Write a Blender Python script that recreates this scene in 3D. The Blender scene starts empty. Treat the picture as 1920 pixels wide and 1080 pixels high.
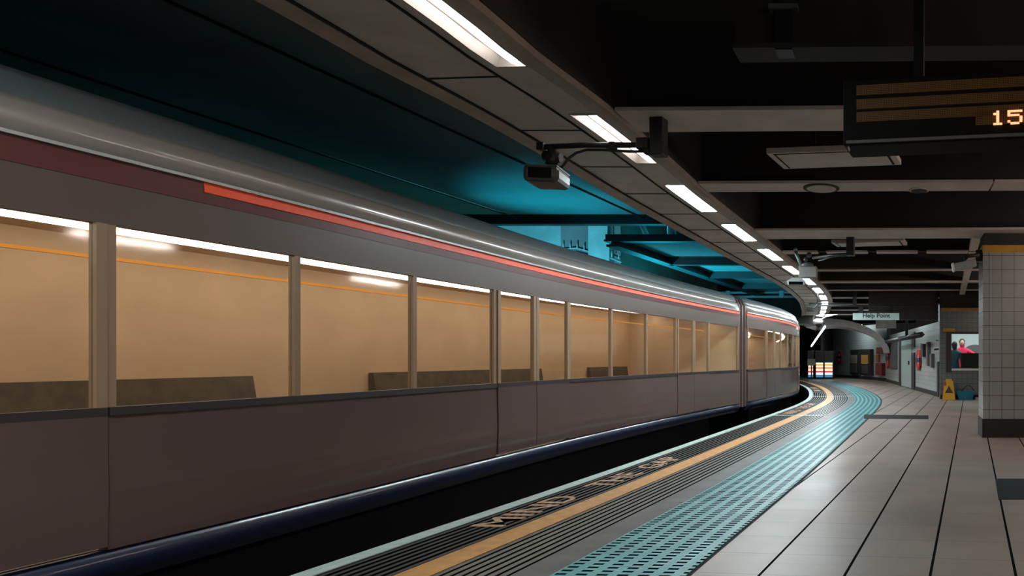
import bpy, bmesh, math, random
from mathutils import Vector, Matrix
random.seed(7)
D = bpy.data; S = bpy.context.scene; COL = S.collection

# ---------------------------------------------------------------- camera
F = 1300.0; PX, PY = 1690.0, 672.0; H = 1.2; YAW = math.radians(5.76)
cd = D.cameras.new('camera'); cam = D.objects.new('camera', cd); COL.objects.link(cam)
cam.location = (0, 0, H); cam.rotation_euler = (math.radians(90), 0, YAW)
cd.sensor_width = 36; cd.lens = 36 * F / 1920
cd.shift_x = -(PX - 960) / 1920; cd.shift_y = (PY - 540) / 1920
cd.clip_start = 0.05; cd.clip_end = 300
S.camera = cam

# ---------------------------------------------------------------- world and exposure
w = D.worlds.new('world'); S.world = w; w.use_nodes = True
w.node_tree.nodes['Background'].inputs[0].default_value = (0.55, 0.50, 0.50, 1)
w.node_tree.nodes['Background'].inputs[1].default_value = 0.012
S.view_settings.view_transform = 'Standard'; S.view_settings.look = 'None'
S.view_settings.gamma = 1; S.view_settings.use_curve_mapping = False
S.view_settings.exposure = 0.5
TUBE_WARM, TUBE_COOL = 9.0, 60.0        # channel tube strength
TEAL_W = 260.0                           # flood lamps beyond the train

CS, SN = math.cos(YAW), math.sin(YAW)
def W(x, d, z=0.0):                     # camera-aligned metres -> world
    return Vector((x * CS - d * SN, x * SN + d * CS, z))
def P(px, py, d):                       # a pixel seen at depth d -> world
    return W((px - PX) / F * d, d, H + (PY - py) / F * d)

# ---------------------------------------------------------------- materials
def sr(r, g, b):
    f = lambda c: (c / 255) / 12.92 if c / 255 <= .04045 else ((c / 255 + .055) / 1.055) ** 2.4
    return (f(r), f(g), f(b), 1)
MATS = {}
def mat(name, col, rough=.6, metal=0, emit=None, es=0, noise=0, nscale=4, bump=0, spec=.5, coat=0):
    if name in MATS: return MATS[name]
    m = D.materials.new(name); m.use_nodes = True; nt = m.node_tree; b = nt.nodes['Principled BSDF']
    b.inputs['Base Color'].default_value = col; b.inputs['Roughness'].default_value = rough
    b.inputs['Metallic'].default_value = metal; b.inputs['Specular IOR Level'].default_value = spec
    b.inputs['Coat Weight'].default_value = coat
    if emit: b.inputs['Emission Color'].default_value = emit; b.inputs['Emission Strength'].default_value = es
    if noise or bump:
        tc = nt.nodes.new('ShaderNodeTexCoord'); n = nt.nodes.new('ShaderNodeTexNoise')
        n.inputs['Scale'].default_value = nscale; n.inputs['Detail'].default_value = 6
        nt.links.new(tc.outputs['Object'], n.inputs['Vector'])
        if noise:
            mx = nt.nodes.new('ShaderNodeMix'); mx.data_type = 'RGBA'; mx.blend_type = 'MULTIPLY'
            mr = nt.nodes.new('ShaderNodeMapRange'); mr.inputs[1].default_value = .3; mr.inputs[2].default_value = .7
            mr.inputs[3].default_value = 1 - noise; mr.inputs[4].default_value = 1
            nt.links.new(n.outputs['Fac'], mr.inputs[0]); mx.inputs[0].default_value = 1
            mx.inputs[6].default_value = col; nt.links.new(mr.outputs[0], mx.inputs[7])
            nt.links.new(mx.outputs[2], b.inputs['Base Color'])
        if bump:
            bp = nt.nodes.new('ShaderNodeBump'); bp.inputs['Strength'].default_value = bump; bp.inputs['Distance'].default_value = .01
            nt.links.new(n.outputs['Fac'], bp.inputs['Height']); nt.links.new(bp.outputs[0], b.inputs['Normal'])
    MATS[name] = m; return m

class NT:                                # tiny node-graph helper
    def __init__(s, m): s.t = m.node_tree; s.b = s.t.nodes['Principled BSDF']
    def n(s, kind, **kw):
        o = s.t.nodes.new(kind)
        for k, v in kw.items(): setattr(o, k, v)
        return o
    def math(s, op, a, b=None, c=None):
        o = s.n('ShaderNodeMath', operation=op)
        for i, v in enumerate((a, b, c)):
            if v is None: continue
            if isinstance(v, (int, float)): o.inputs[i].default_value = v
            else: s.t.links.new(v, o.inputs[i])
        return o.outputs[0]
    def mix(s, f, a, b, bl='MIX'):
        o = s.n('ShaderNodeMix', data_type='RGBA', blend_type=bl)
        for i, v in ((0, f), (6, a), (7, b)):
            if isinstance(v, (int, float, tuple)): o.inputs[i].default_value = v
            else: s.t.links.new(v, o.inputs[i])
        return o.outputs[2]
    def line(s, v, pitch, width, off=0):  # 1 on a joint line
        a = s.math('SUBTRACT', v, off); a = s.math('DIVIDE', a, pitch); a = s.math('FRACT', a)
        a = s.math('SUBTRACT', a, .5); a = s.math('ABSOLUTE', a)
        return s.math('GREATER_THAN', a, .5 - width / pitch / 2)
    def uv(s):
        tc = s.n('ShaderNodeTexCoord'); sp = s.n('ShaderNodeSeparateXYZ'); s.t.links.new(tc.outputs['UV'], sp.inputs[0])
        return sp.outputs[0], sp.outputs[1]
    def obj(s):
        tc = s.n('ShaderNodeTexCoord'); sp = s.n('ShaderNodeSeparateXYZ'); s.t.links.new(tc.outputs['Object'], sp.inputs[0])
        return sp.outputs
    def noise(s, scale, detail=5, vec=None):
        o = s.n('ShaderNodeTexNoise'); o.inputs['Scale'].default_value = scale; o.inputs['Detail'].default_value = detail
        if vec is None:
            tc = s.n('ShaderNodeTexCoord'); vec = tc.outputs['Object']
        s.t.links.new(vec, o.inputs['Vector']); return o.outputs['Fac']
    def rng(s, v, a, b, c, d):
        o = s.n('ShaderNodeMapRange')
        for i, x in enumerate((a, b, c, d)): o.inputs[i + 1].default_value = x
        s.t.links.new(v, o.inputs[0]); return o.outputs[0]
    def bump(s, h, st=.5, dist=.01):
        o = s.n('ShaderNodeBump'); o.inputs['Strength'].default_value = st; o.inputs['Distance'].default_value = dist
        s.t.links.new(h, o.inputs['Height']); s.t.links.new(o.outputs[0], s.b.inputs['Normal'])
    def set(s, name, v):
        if isinstance(v, (int, float, tuple)): s.b.inputs[name].default_value = v
        else: s.t.links.new(v, s.b.inputs[name])
def newm(name):
    m = D.materials.new(name); m.use_nodes = True; MATS[name] = m; return m, NT(m)

# platform floor: long dark joints, thin cross joints, glossy
M_floor, g = newm('platform tiles')
ox, oy, oz = g.obj()
l1 = g.line(ox, .471, .017, -.226)
colid = g.math('FLOOR', g.math('DIVIDE', g.math('ADD', ox, .226), .471))
sh = g.math('MULTIPLY', g.math('FRACT', g.math('MULTIPLY', colid, .37)), .405)
oy2 = g.math('ADD', oy, sh)
l2 = g.line(oy, .405, .007, .11); l3 = g.line(oy2, .405, .005, .02)
n1 = g.noise(1.3); n2 = g.noise(60, 2)
base = g.mix(g.rng(n1, .3, .7, 0, 1), sr(152, 132, 120), sr(134, 117, 108))
base = g.mix(g.rng(n2, .3, .7, 0, .12), base, sr(120, 105, 98))
base = g.mix(g.math('MULTIPLY', l3, .35), base, sr(60, 55, 52))
base = g.mix(g.math('MULTIPLY', l2, .6), base, sr(50, 45, 42))
base = g.mix(l1, base, sr(24, 24, 24))
g.set('Base Color', base); g.set('Roughness', g.rng(g.noise(1.1, 2), .3, .7, .38, .45)); g.set('Specular IOR Level', g.math('MULTIPLY', g.math('SUBTRACT', 1, l1), .45))
g.bump(g.math('SUBTRACT', 1, g.math('MAXIMUM', l1, g.math('MULTIPLY', l2, .4))), .5, .004)

def ribs(name, c1, c2, pitch, width, rough=.5, off=0):
    m, g = newm(name); u, v = g.uv()
    l = g.line(u, pitch, width, off)
    b = g.mix(l, c1, c2); b = g.mix(g.rng(g.noise(9), .35, .7, 0, .45), b, c2)
    g.set('Base Color', b); g.set('Roughness', rough); g.set('Specular IOR Level', g.math('MULTIPLY', g.math('SUBTRACT', 1, l), .35)); g.bump(g.math('SUBTRACT', 1, l), .8, .006)
    return m
M_ribA = ribs('ribbed edge coping', sr(50, 49, 48), sr(12, 12, 12), .062, .032)
M_ribB = ribs('ribbed strip', sr(100, 98, 95), sr(12, 13, 13), .062, .024, .42, .01)
M_tact, g = newm('teal light tinted tactile paving')
u, v = g.uv()
row = g.line(u, .118, .064, .05); dash = g.line(v, .065, .03)
tile = g.line(v, .4, .006); hit = g.math('MULTIPLY', row, dash)
b = g.mix(g.rng(g.noise(3), .3, .7, 0, 1), sr(88, 164, 168), sr(72, 144, 150))  # teal of the surrounding light is put into the paving's colour
b = g.mix(hit, b, sr(12, 30, 30)); g.set('Specular IOR Level', g.math('MULTIPLY', g.math('SUBTRACT', 1, hit), .4)); b = g.mix(g.math('MULTIPLY', tile, .6), b, sr(40, 60, 60))  # dark dashes paint the raised bars' shadows into the colour
g.set('Base Color', b); g.set('Roughness', .42); g.bump(g.math('SUBTRACT', 1, hit), .6, .006)

def tiles(name, c, grout, pu, pv, wd=.008, rough=.25, ax=('x', 'z')):
    m, g = newm(name); u, v = g.uv()
    l = g.math('MAXIMUM', g.line(u, pu, wd), g.line(v, pv, wd))
    b = g.mix(g.rng(g.noise(2.5), .3, .7, 0, .5), c, tuple(x * .8 for x in c[:3]) + (1,))
    b = g.mix(l, b, grout); g.set('Base Color', b); g.set('Roughness', rough); g.bump(g.math('SUBTRACT', 1, l), .4, .004)
    return m
M_ptile = tiles('pillar tiles', sr(152, 152, 149), sr(70, 68, 66), .19, .212)
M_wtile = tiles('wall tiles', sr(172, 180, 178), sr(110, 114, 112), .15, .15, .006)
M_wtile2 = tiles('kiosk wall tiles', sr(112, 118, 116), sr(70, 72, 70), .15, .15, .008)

M_black = mat('black metal', sr(26, 26, 27), .45, .2)
M_dark = mat('sooty concrete', sr(44, 42, 40), .9, noise=.4, nscale=3)
M_ceil = mat('dark ceiling', sr(34, 31, 28), .9, noise=.5, nscale=1.2, bump=.3)
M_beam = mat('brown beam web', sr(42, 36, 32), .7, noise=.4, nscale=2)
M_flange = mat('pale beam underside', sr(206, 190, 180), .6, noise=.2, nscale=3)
M_chan = mat('channel panel', sr(200, 190, 180), .5, noise=.25, nscale=2.5, bump=.1)
M_chanlip = mat('channel lip', sr(166, 148, 134), .55, noise=.3, nscale=4)
M_gap = mat('joint', sr(14, 14, 14), .9)
M_white = mat('white paint line', sr(180, 200, 196), .5, noise=.25, nscale=12)
M_yellow = mat('yellow paint line', sr(204, 146, 74), .5, noise=.35, nscale=12)
M_band = mat('smooth grey paving', sr(100, 100, 99), .5, noise=.35, nscale=4, spec=.25)
M_teal = mat('teal light tinted wall', sr(150, 190, 192), .8, noise=.35, nscale=1.5)  # teal light falling on the well walls is mixed into the colour
M_soff = mat('concrete soffit', sr(120, 124, 126), .85, noise=.35, nscale=.9, bump=.2)
M_steel = mat('dark steel', sr(52, 58, 60), .5, .3)
M_slab = mat('dark grey slab', sr(40, 40, 40), .7, spec=.1, noise=.3, nscale=20)
M_tube = mat('tube cool', (1, 1, 1, 1), .5, emit=(.84, .96, 1, 1), es=TUBE_COOL)
M_tubew = mat('tube warm', (1, 1, 1, 1), .5, emit=(1, .90, .84, 1), es=TUBE_WARM)
M_trough = mat('white reflector', sr(226, 222, 218), .35); M_refl = mat('grey reflector', sr(150, 146, 142), .4)

# ---------------------------------------------------------------- mesh helpers
def tag(o, label=None, cat=None, group=None, kind=None):
    if label: o['label'] = label
    if cat: o['category'] = cat
    if group: o['group'] = group
    if kind: o['kind'] = kind
    return o
def link(name, me, m, parent=None):
    o = D.objects.new(name, me); COL.objects.link(o)
    if m: me.materials.append(m)
    if parent: o.parent = parent
    return o
def thing(name, loc, rz=0.0):
    o = D.objects.new(name, None); COL.objects.link(o); o.location = loc; o.rotation_euler = (0, 0, rz)
    o.empty_display_size = .1; return o
class MB:
    def __init__(s): s.bm = bmesh.new(); s.uv = s.bm.loops.layers.uv.new('UVMap')
    def face(s, pts, uvs=None):
        vs = [s.bm.verts.new(p) for p in pts]; f = s.bm.faces.new(vs)
        if uvs:
            for l, q in zip(f.loops, uvs): l[s.uv].uv = q
        return s
    def box(s, lo, hi, M=None, bev=0):
        x0, y0, z0 = lo; x1, y1, z1 = hi
        r = bmesh.ops.create_cube(s.bm, size=1)
        vs = r['verts']
        for v in vs: v.co = Vector(((x0 + x1) / 2 + v.co.x * (x1 - x0), (y0 + y1) / 2 + v.co.y * (y1 - y0), (z0 + z1) / 2 + v.co.z * (z1 - z0)))
        fs = {f for v in vs for f in v.link_faces}
        for f in fs:
            n = f.normal if f.normal.length else None
            f.normal_update(); n = f.normal
            for l in f.loops:
                c = l.vert.co
                l[s.uv].uv = (c.y, c.z) if abs(n.x) > .5 else ((c.x, c.z) if abs(n.y) > .5 else (c.x, c.y))
        if bev:
            es = list({e for f in fs for e in f.edges}); r2 = bmesh.ops.bevel(s.bm, geom=es, offset=bev, segments=2, affect='EDGES', profile=.5)
            vs = list({v for f in r2['faces'] for v in f.verts} | {v for v in vs if v.is_valid})
        if M is not None:
            for v in set(vs):
                if v.is_valid: v.co = M @ v.co
        return s
    def tube(s, pts, r, n=10, cap=True):
        pts = [Vector(p) for p in pts]; rings = []
        rs = r if isinstance(r, (list, tuple)) else [r] * len(pts)
        up = None
        for i, p in enumerate(pts):
            t = (pts[min(i + 1, len(pts) - 1)] - pts[max(i - 1, 0)]).normalized()
            if up is None: up = Vector((0, 0, 1)) if abs(t.z) < .9 else Vector((1, 0, 0))
            a = t.cross(up).normalized(); b = t.cross(a).normalized(); up = -b if False else up
            rings.append([s.bm.verts.new(p + (a * math.cos(k * 2 * math.pi / n) + b * math.sin(k * 2 * math.pi / n)) * rs[i]) for k in range(n)])
        for i in range(len(rings) - 1):
            for k in range(n):
                f = s.bm.faces.new((rings[i][k], rings[i][(k + 1) % n], rings[i + 1][(k + 1) % n], rings[i + 1][k])); f.smooth = True
        if cap: s.bm.faces.new(rings[0][::-1]); s.bm.faces.new(rings[-1])
        return s
    def ellip(s, c, r, M=None, seg=16):
        q = bmesh.ops.create_uvsphere(s.bm, u_segments=seg, v_segments=seg // 2, radius=1)
        for v in q['verts']:
            v.co = Vector((c[0] + v.co.x * r[0], c[1] + v.co.y * r[1], c[2] + v.co.z * r[2]))
            if M is not None: v.co = M @ v.co
        for v in q['verts']:
            for f in v.link_faces: f.smooth = True
        return s
    def prism(s, poly, y0, y1, M=None):     # polygon in x,z extruded in y
        a = [s.bm.verts.new((x, y0, z)) for x, z in poly]; b = [s.bm.verts.new((x, y1, z)) for x, z in poly]
        s.bm.faces.new(a); s.bm.faces.new(b[::-1])
        for i in range(len(poly)):
            j = (i + 1) % len(poly); s.bm.faces.new((a[i], b[i], b[j], a[j]))
        if M is not None:
            for v in a + b: v.co = M @ v.co
        return s
    def build(s, name, m, parent=None):
        bmesh.ops.recalc_face_normals(s.bm, faces=s.bm.faces)
        me = D.meshes.new(name); s.bm.to_mesh(me); s.bm.free()
        return link(name, me, m, parent)

# ---------------------------------------------------------------- plan curves
class Curve:
    def __init__(s, pts, step=.25):
        P_ = [Vector((p[0], p[1])) for p in pts]
        P_ = [P_[0] * 2 - P_[1]] + P_ + [P_[-1] * 2 - P_[-2]]
        raw = []
        for i in range(1, len(P_) - 2):
            a, b, c, d = P_[i - 1:i + 3]
            for k in range(40):
                t = k / 40
                raw.append(.5 * ((2 * b) + (c - a) * t + (2 * a - 5 * b + 4 * c - d) * t * t + (3 * b - a - 3 * c + d) * t ** 3))
        raw.append(P_[-2])
        for _ in range(60):                   # relax so that offsets stay smooth
            raw = [raw[0]] + [(raw[i - 1] + raw[i] * 2 + raw[i + 1]) / 4 for i in range(1, len(raw) - 1)] + [raw[-1]]
        L = [0]
        for i in range(1, len(raw)): L.append(L[-1] + (raw[i] - raw[i - 1]).length)
        s.raw, s.L = raw, L
        # arc length zero where the curve crosses camera depth 0
        for i, p in enumerate(raw):
            if p.y >= 0: s.z0 = L[i]; break
    def at(s, t):
        t += s.z0; L = s.L
        lo, hi = 0, len(L) - 1
        while hi - lo > 1:
            m = (lo + hi) // 2
            if L[m] <= t: lo = m
            else: hi = m
        f = (t - L[lo]) / max(1e-9, L[hi] - L[lo])
        p = s.raw[lo].lerp(s.raw[hi], f); a = s.raw[max(lo - 2, 0)]; b = s.raw[min(hi + 2, len(L) - 1)]
        d = (b - a).normalized()
        return p, d, Vector((d.y, -d.x))     # point, heading, right normal
    def pt(s, t, off=0, z=0):
        p, d, n = s.at(t); q = p + n * off; return Vector((q.x, q.y, z))
    def maxs(s): return s.L[-1] - s.z0
def sweep(mb, cv, prof, s0, s1, step=.4, close=True, cap=True, smooth=False):
    n = max(1, int(math.ceil((s1 - s0) / step))); rings = []
    for i in range(n + 1):
        t = s0 + (s1 - s0) * i / n
        rings.append((t, [mb.bm.verts.new(cv.pt(t, o, z)) for o, z in prof]))
    K = len(prof); cum = [0]
    for i in range(1, K + 1):
        a, b = prof[i - 1], prof[i % K]; cum.append(cum[-1] + math.hypot(a[0] - b[0], a[1] - b[1]))
    for i in range(n):
        (t0, r0), (t1, r1) = rings[i], rings[i + 1]
        for k in range(K if close else K - 1):
            j = (k + 1) % K
            f = mb.bm.faces.new((r0[k], r0[j], r1[j], r1[k])); f.smooth = smooth
            flat = abs(prof[k][1] - prof[j][1]) < abs(prof[k][0] - prof[j][0])
            uk = prof[k][0] if flat else prof[k][1]; uj = prof[j][0] if flat else prof[j][1]
            for l, q in zip(f.loops, ((uk, t0), (uj, t0), (uj, t1), (uk, t1))): l[mb.uv].uv = q
    if close and cap: mb.bm.faces.new(rings[0][1]); mb.bm.faces.new(rings[-1][1][::-1])
    return mb
def rect(o0, o1, z0, z1): return [(o0, z0), (o1, z0), (o1, z1), (o0, z1)]

def lerpc(v, a, b): t = min(1, max(0, (v - a) / (b - a))); return t * t * (3 - 2 * t)
def fl(px, py, z=0.0):                     # floor pixel -> (x,d)
    d = F * (H - z) / (py - PY); return ((px - PX) / F * d, d)
def cw(*pts): return [W(x, d).xy for x, d in pts]
E = Curve([(-3.42, -8), (-3.5, -3)] + cw(fl(545, 1080), fl(1120, 889), fl(1373, 802), (-2.78, 15.5), (-2.72, 18), (-2.8, 20.6), (-3.19, 24), (-3.85, 28), (-4.85, 32.5), (-6.3, 38), (-8.6, 45), (-12, 54)))
TC = Curve([E.pt(t, .72 * lerpc(t, 10, 23) + .32 * (1 - lerpc(t, 2, 8.5))).xy for t in [-8 + 2 * i for i in range(30)]])
ZC = 3.1
def ce(px, py): d = F * (ZC - H) / (PY - py); return ((px - PX) / F * d, d)
LC = Curve([(-2.55, -6), (-2.6, 0)] + cw(ce(800, 0), ce(930, 100), ce(1085, 205), ce(1197, 290), ce(1290, 365), ce(1380, 430), ce(1440, 473), ce(1482, 503), ce(1516, 527), ce(1533, 543), ce(1543, 556), ce(1547, 567), (-2.9, 26), (-3.25, 28.7), (-4.0, 33.4), (-5.1, 38.6), (-6.6, 44)))

# ================================================================ STRUCTURE
tag(MB().build('x', None)) if False else None
# platform floor
mb = MB(); N = 150; prev = None
for i in range(N + 1):
    t = -6 + (E.maxs() - 1 + 6) * i / N
    p = E.pt(t, 2.2); q = Vector((9.0, p.y + (t * .12 if t > 0 else 0), 0))
    if prev: mb.face([prev[0], prev[1], q, p])
    prev = (p, q)
tag(mb.build('floor', M_floor), kind='structure')
SE = E.maxs() - 1
def strip(name, o0, o1, z0, z1, m): return tag(sweep(MB(), E, rect(o0, o1, z0, z1), -6, SE).build(name, m), kind='structure')
strip('floor_edge_coping', .0, .55, -.12, -.002, M_ribA)
strip('floor_ribbed_strip', .55, 1.2, -.12, -.002, M_ribB)
strip('floor_smooth_band', 1.2, 1.42, -.12, -.001, M_band)
strip('floor_tactile_strip', 1.42, 2.17, -.12, 0.0, M_tact)
strip('floor_joint', 2.17, 2.2, -.12, -.006, M_gap)
strip('trim_1', .0, .125, -.1, .004, M_white)
strip('trim_2', .57, .77, -.1, .004, M_yellow)
# platform face and track bed
tag(sweep(MB(), E, rect(.02, .3, -1.15, -.12), -6, SE).build('wall_platform_face', M_dark), kind='structure')
tag(sweep(MB(), E, rect(-9.0, .3, -1.3, -1.15), -6, SE).build('floor_track_bed', M_dark), kind='structure')
# painted cross marks
for s0, o0, o1, i in ((14.05, .0, 1.3, 3), (21.4, .0, 1.5, 4)):
    tag(sweep(MB(), E, rect(o0, o1, .0, .0055), s0, s0 + .12).build('trim_%d' % i, M_white), kind='structure')
# dark slabs let into the platform
for k, (a, b, c, d_) in enumerate(((fl(1866, 898), fl(1950, 898), fl(1950, 937), fl(1872, 937)), (fl(1620, 777.5), fl(1741, 779), fl(1741, 786), fl(1620, 785)))):
    q = [W(*v) for v in (a, b, c, d_)]
    m_ = MB(); top = [v + Vector((0, 0, .003)) for v in q]; m_.face(top)
    for i in range(4): m_.face([top[i], top[(i + 1) % 4], q[(i + 1) % 4], q[i]])
    o = m_.build('floor_slab', M_slab)
    tag(o, kind='structure')

# ceiling over the platform
mb = MB(); prev = None
for i in range(60):
    t = -5 + i * .72
    p = LC.pt(t, .22, 3.75); q = Vector((8.0, p.y, 3.75))
    if prev:
        mb.face([prev[0], prev[1], q, p])
        up = Vector((0, 0, .2)); mb.face([prev[0] + up, p + up, q + up, prev[1] + up])
    prev = (p, q)
tag(mb.build('ceiling', M_ceil), kind='structure')
# lighting channel
prof = [(-.82, 3.13), (-.80, 3.09), (-.72, 3.09), (-.72, 3.1), (-.2, 3.1), (-.2, 3.095), (-.12, 3.095), (-.12, 3.16), (.1, 3.16), (.1, 3.09), (.22, 3.09), (.24, 3.3), (.24, 3.75), (-.82, 3.95)]
ch = sweep(MB(), LC, prof, -5, 40, .3).build('trim_5', M_chan); tag(ch, kind='structure')
tag(sweep(MB(), LC, [(-.86, 3.14), (-.86, 3.07), (-.73, 3.085), (-.73, 3.14)], -5, 40, .3).build('trim_6', M_chanlip), kind='structure')
tag(sweep(MB(), LC, [(.11, 3.14), (.11, 3.082), (.22, 3.07), (.25, 3.07), (.25, 3.12), (.2, 3.12)], -5, 40, .3).build('trim_7', M_chanlip), kind='structure')
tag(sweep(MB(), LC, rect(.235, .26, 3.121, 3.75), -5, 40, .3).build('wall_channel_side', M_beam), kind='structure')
tag(sweep(MB(), LC, rect(-.722, -.708, 3.085, 3.12), -5, 40, .3).build('trim_8', M_gap), kind='structure')
tag(sweep(MB(), LC, rect(-.2, -.185, 3.085, 3.12), -5, 40, .3).build('trim_9', M_gap), kind='structure')
mb = MB()
for k in range(-6, 24):
    s0 = 4.30 + 1.115 * k
    sweep(mb, LC, rect(-.71, -.2, 3.094, 3.12), s0, s0 + .014)
tag(mb.build('trim_10', M_gap), kind='structure')
# blank covers between the lamps, then the lamps
LP0 = 5.02; PITCH = 2.225; LEN = 1.36
mb = MB()
for k in range(-4, 16):
    a = LP0 + PITCH * k + LEN; sweep(mb, LC, rect(-.125, .105, 3.093, 3.13), a, a + PITCH - LEN, .3)
tag(mb.build('trim_11', M_chan), kind='structure')
ordn = ['nearest', 'second', 'third', 'fourth', 'fifth', 'sixth', 'seventh', 'eighth', 'ninth', 'tenth', 'eleventh', 'twelfth', 'thirteenth']
extra = ['cut by the top edge', 'crossed by a black arm', '', '', '', 'by the grey box', '', '', '', '', '', '', '']
for k in range(-3, 12):
    a = LP0 + PITCH * k; b = a + LEN
    c = LC.pt((a + b) / 2, 0, 3.1); L = thing('ceiling_light', c); inv = Matrix.Translation(-c)
    def part(nm, prof, m, a=a, b=b, st=.3, sm=False):
        o = sweep(MB(), LC, prof, a, b, st, smooth=sm).build(nm, m, L); o.matrix_parent_inverse = inv; return o
    warm = k <= 0
    part('reflector', [(-.115, 3.085), (-.105, 3.085), (-.08, 3.155), (.08, 3.155), (.095, 3.085), (.105, 3.085), (.105, 3.159), (-.115, 3.159)], M_refl if k in (-1, 0) else M_trough)
    if k in (-1, 0):
        for e in (a, b - .02): part('end_plate', rect(-.1, .095, 3.086, 3.155), M_refl, e, e + .02)
        ring = [(.035 + .026 * math.cos(j * math.pi / 6), 3.112 + .026 * math.sin(j * math.pi / 6)) for j in range(12)]
        part('tube', ring, M_tubew, a + .06, b - .06, .3, True)
    else:
        part('diffuser', rect(-.1, .095, 3.102, 3.13), M_tube, a + .01, b - .01)
    j = k + 1
    if k < -1: lb = 'tube light of the ceiling channel behind the viewer'
    else:
        lb = 'white tube light in the ceiling channel, %s from the viewer%s' % (ordn[j], (', ' + extra[j]) if extra[j] else '')
    tag(L, lb, 'ceiling light', 'tube lights along the ceiling channel')

# transverse beams over the platform
def beam_(y0, y1, d0, d1, webh, parts=None, w=None, px0=None, z=ZC):
    pass
def LCx(d):                                # where the channel's right face stands at depth d
    best = None
    for i in range(0, 400):
        p = LC.pt(-3 + i * .1, .26); dd = -p.x * SN + p.y * CS
        if dd >= d: return p.x * CS + p.y * SN
    return -5
SL = -.028                                 # beams run a touch off square
for k, (d0, d1, x1, gaps) in enumerate(((4.0, 4.2, 7, 0), (5.28, 5.78, 7, 0), (7.5, 7.88, 7, 0), (10.25, 11.0, 7, 0), (12.35, 12.6, 7, 2), (14.95, 15.1, 7, 0), (17.2, 17.5, 7, 0), (19.4, 19.5, 7, 0), (21.7, 22.0, 7, 0), (24.4, 24.8, 7, 0), (27.2, 27.6, 7, 0), (30, 30.4, 7, 0))):
    x0 = LCx(d0) + .0
    mb = MB(); Mx = Matrix(((CS, -SN, 0, 0), (SN, CS, 0, 0), (0, 0, 1, 0), (0, 0, 0, 1)))
    def bx(mb, xa, xb, da, db, za, zb):
        pts = [(xa, da), (xb, da), (xb, db), (xa, db)]
        q = [W(x, d + (x + 2) * -SL * (d / 6) * .0 - (x + 2) * .0 + (x) * -.02 * 1.0) for x, d in pts]
        lo = [v + Vector((0, 0, za)) for v in q]; hi = [v + Vector((0, 0, zb)) for v in q]
        mb.face(lo[::-1]); mb.face(hi)
        for i in range(4): mb.face([lo[i], lo[(i + 1) % 4], hi[(i + 1) % 4], hi[i]])
    zb = ZC if k else 3.0
    if k == 0: x0 = -.98
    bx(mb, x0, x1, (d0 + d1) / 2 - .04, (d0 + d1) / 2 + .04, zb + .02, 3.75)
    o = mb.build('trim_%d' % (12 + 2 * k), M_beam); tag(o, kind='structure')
    mb = MB()
    if gaps:
        xs = [x0]; 
        for q in range(6): xs += [x0 + .62 + q * .9, x0 + .78 + q * .9]
        xs.append(x1)
        for i in range(0, len(xs) - 1, 2): bx(mb, xs[i], xs[i + 1], d0, d1, zb, zb + .03)
    elif k in (1, 2, 3):
        js = {1: .75, 2: 1.0, 3: 1.9}[k]
        bx(mb, x0, js - .01, d0, d1, zb, zb + .03); bx(mb, js + .01, x1, d0, d1, zb, zb + .03)
    else: bx(mb, x0, x1, d0, d1, zb, zb + .03)
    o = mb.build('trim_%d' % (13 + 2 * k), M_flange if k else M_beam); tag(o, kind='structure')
# conduit beam running along the platform left of the pillar
a, b = P(1831, 445, 11.05), P(1802, 560, 21.8); dv = (b - a).normalized(); n = Vector((dv.y, -dv.x, 0)).normalized() * .075
mb = MB()
for za, zb in ((0, .1),):
    q = [a - n, a + n, b + n * 1.0, b - n * 1.0]; lo = q; hi = [v + Vector((0, 0, .1)) for v in q]
    mb.face(lo); mb.face(hi[::-1])
    for i in range(4): mb.face([lo[i], hi[i], hi[(i + 1) % 4], lo[(i + 1) % 4]])
tag(mb.build('trim_40', M_flange), kind='structure')

# soffit above the tracks and the light well beyond it
ZS = 3.9
mb = MB(); prev = None
for i in range(46):
    t = -5 + i * .42
    p = LC.pt(t, -.8, ZS); d = -p.x * SN + p.y * CS
    if d > 13.4: break
    q = W(-14, d, ZS)
    if prev:
        mb.face([prev[0], prev[1], q, p]); up = Vector((0, 0, .3)); mb.face([prev[0] + up, p + up, q + up, prev[1] + up])
    prev = (p, q)
tag(mb.build('ceiling_track', M_soff), kind='structure')
def cbox(name, x0, x1, d0, d1, z0, z1, m, parent=None, bev=0):
    mb = MB(); R = Matrix.Rotation(YAW, 4, 'Z')
    mb.box((x0, d0, z0), (x1, d1, z1), R, bev); return mb.build(name, m, parent)
def sbox(*a): return tag(cbox(*a), kind='structure')
sbox('trim_41', -14, LCx(13.4) - .9, 13.3, 13.5, 3.78, 4.2, M_steel)
# soffit seams (downstand ribs)
mb = MB(); R = Matrix.Rotation(YAW, 4, 'Z')
for xo, x2 in ((-5.6, -4.95), (-8.0, -7.35)):
    a = W(xo + .0, 4, ZS - .012); b = W(x2, 13.3, ZS - .012); mb.tube([a, b], .014, 6)
tag(mb.build('trim_42', M_gap), kind='structure')
sbox('wall_left', -14.2, -14, -5, 34, -1.3, 8, M_dark)
sbox('wall_light_well', -12.4, -8.92, 20, 20.3, -1.2, 7, M_teal)
sbox('wall_light_well_return', -9.75, -8.9, 19.85, 20.0, -1.2, 7, M_soff)
sbox('trim_43', -8.9, -8.3, 19.7, 20.3, -1.2, 7, M_teal)
sbox('wall_beyond', -8.3, -8.1, 20.0, 31, -1.2, 7, M_soff)
sbox('ceiling_high', -14, -3.5, 13.5, 31, 7, 7.2, M_dark)
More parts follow.
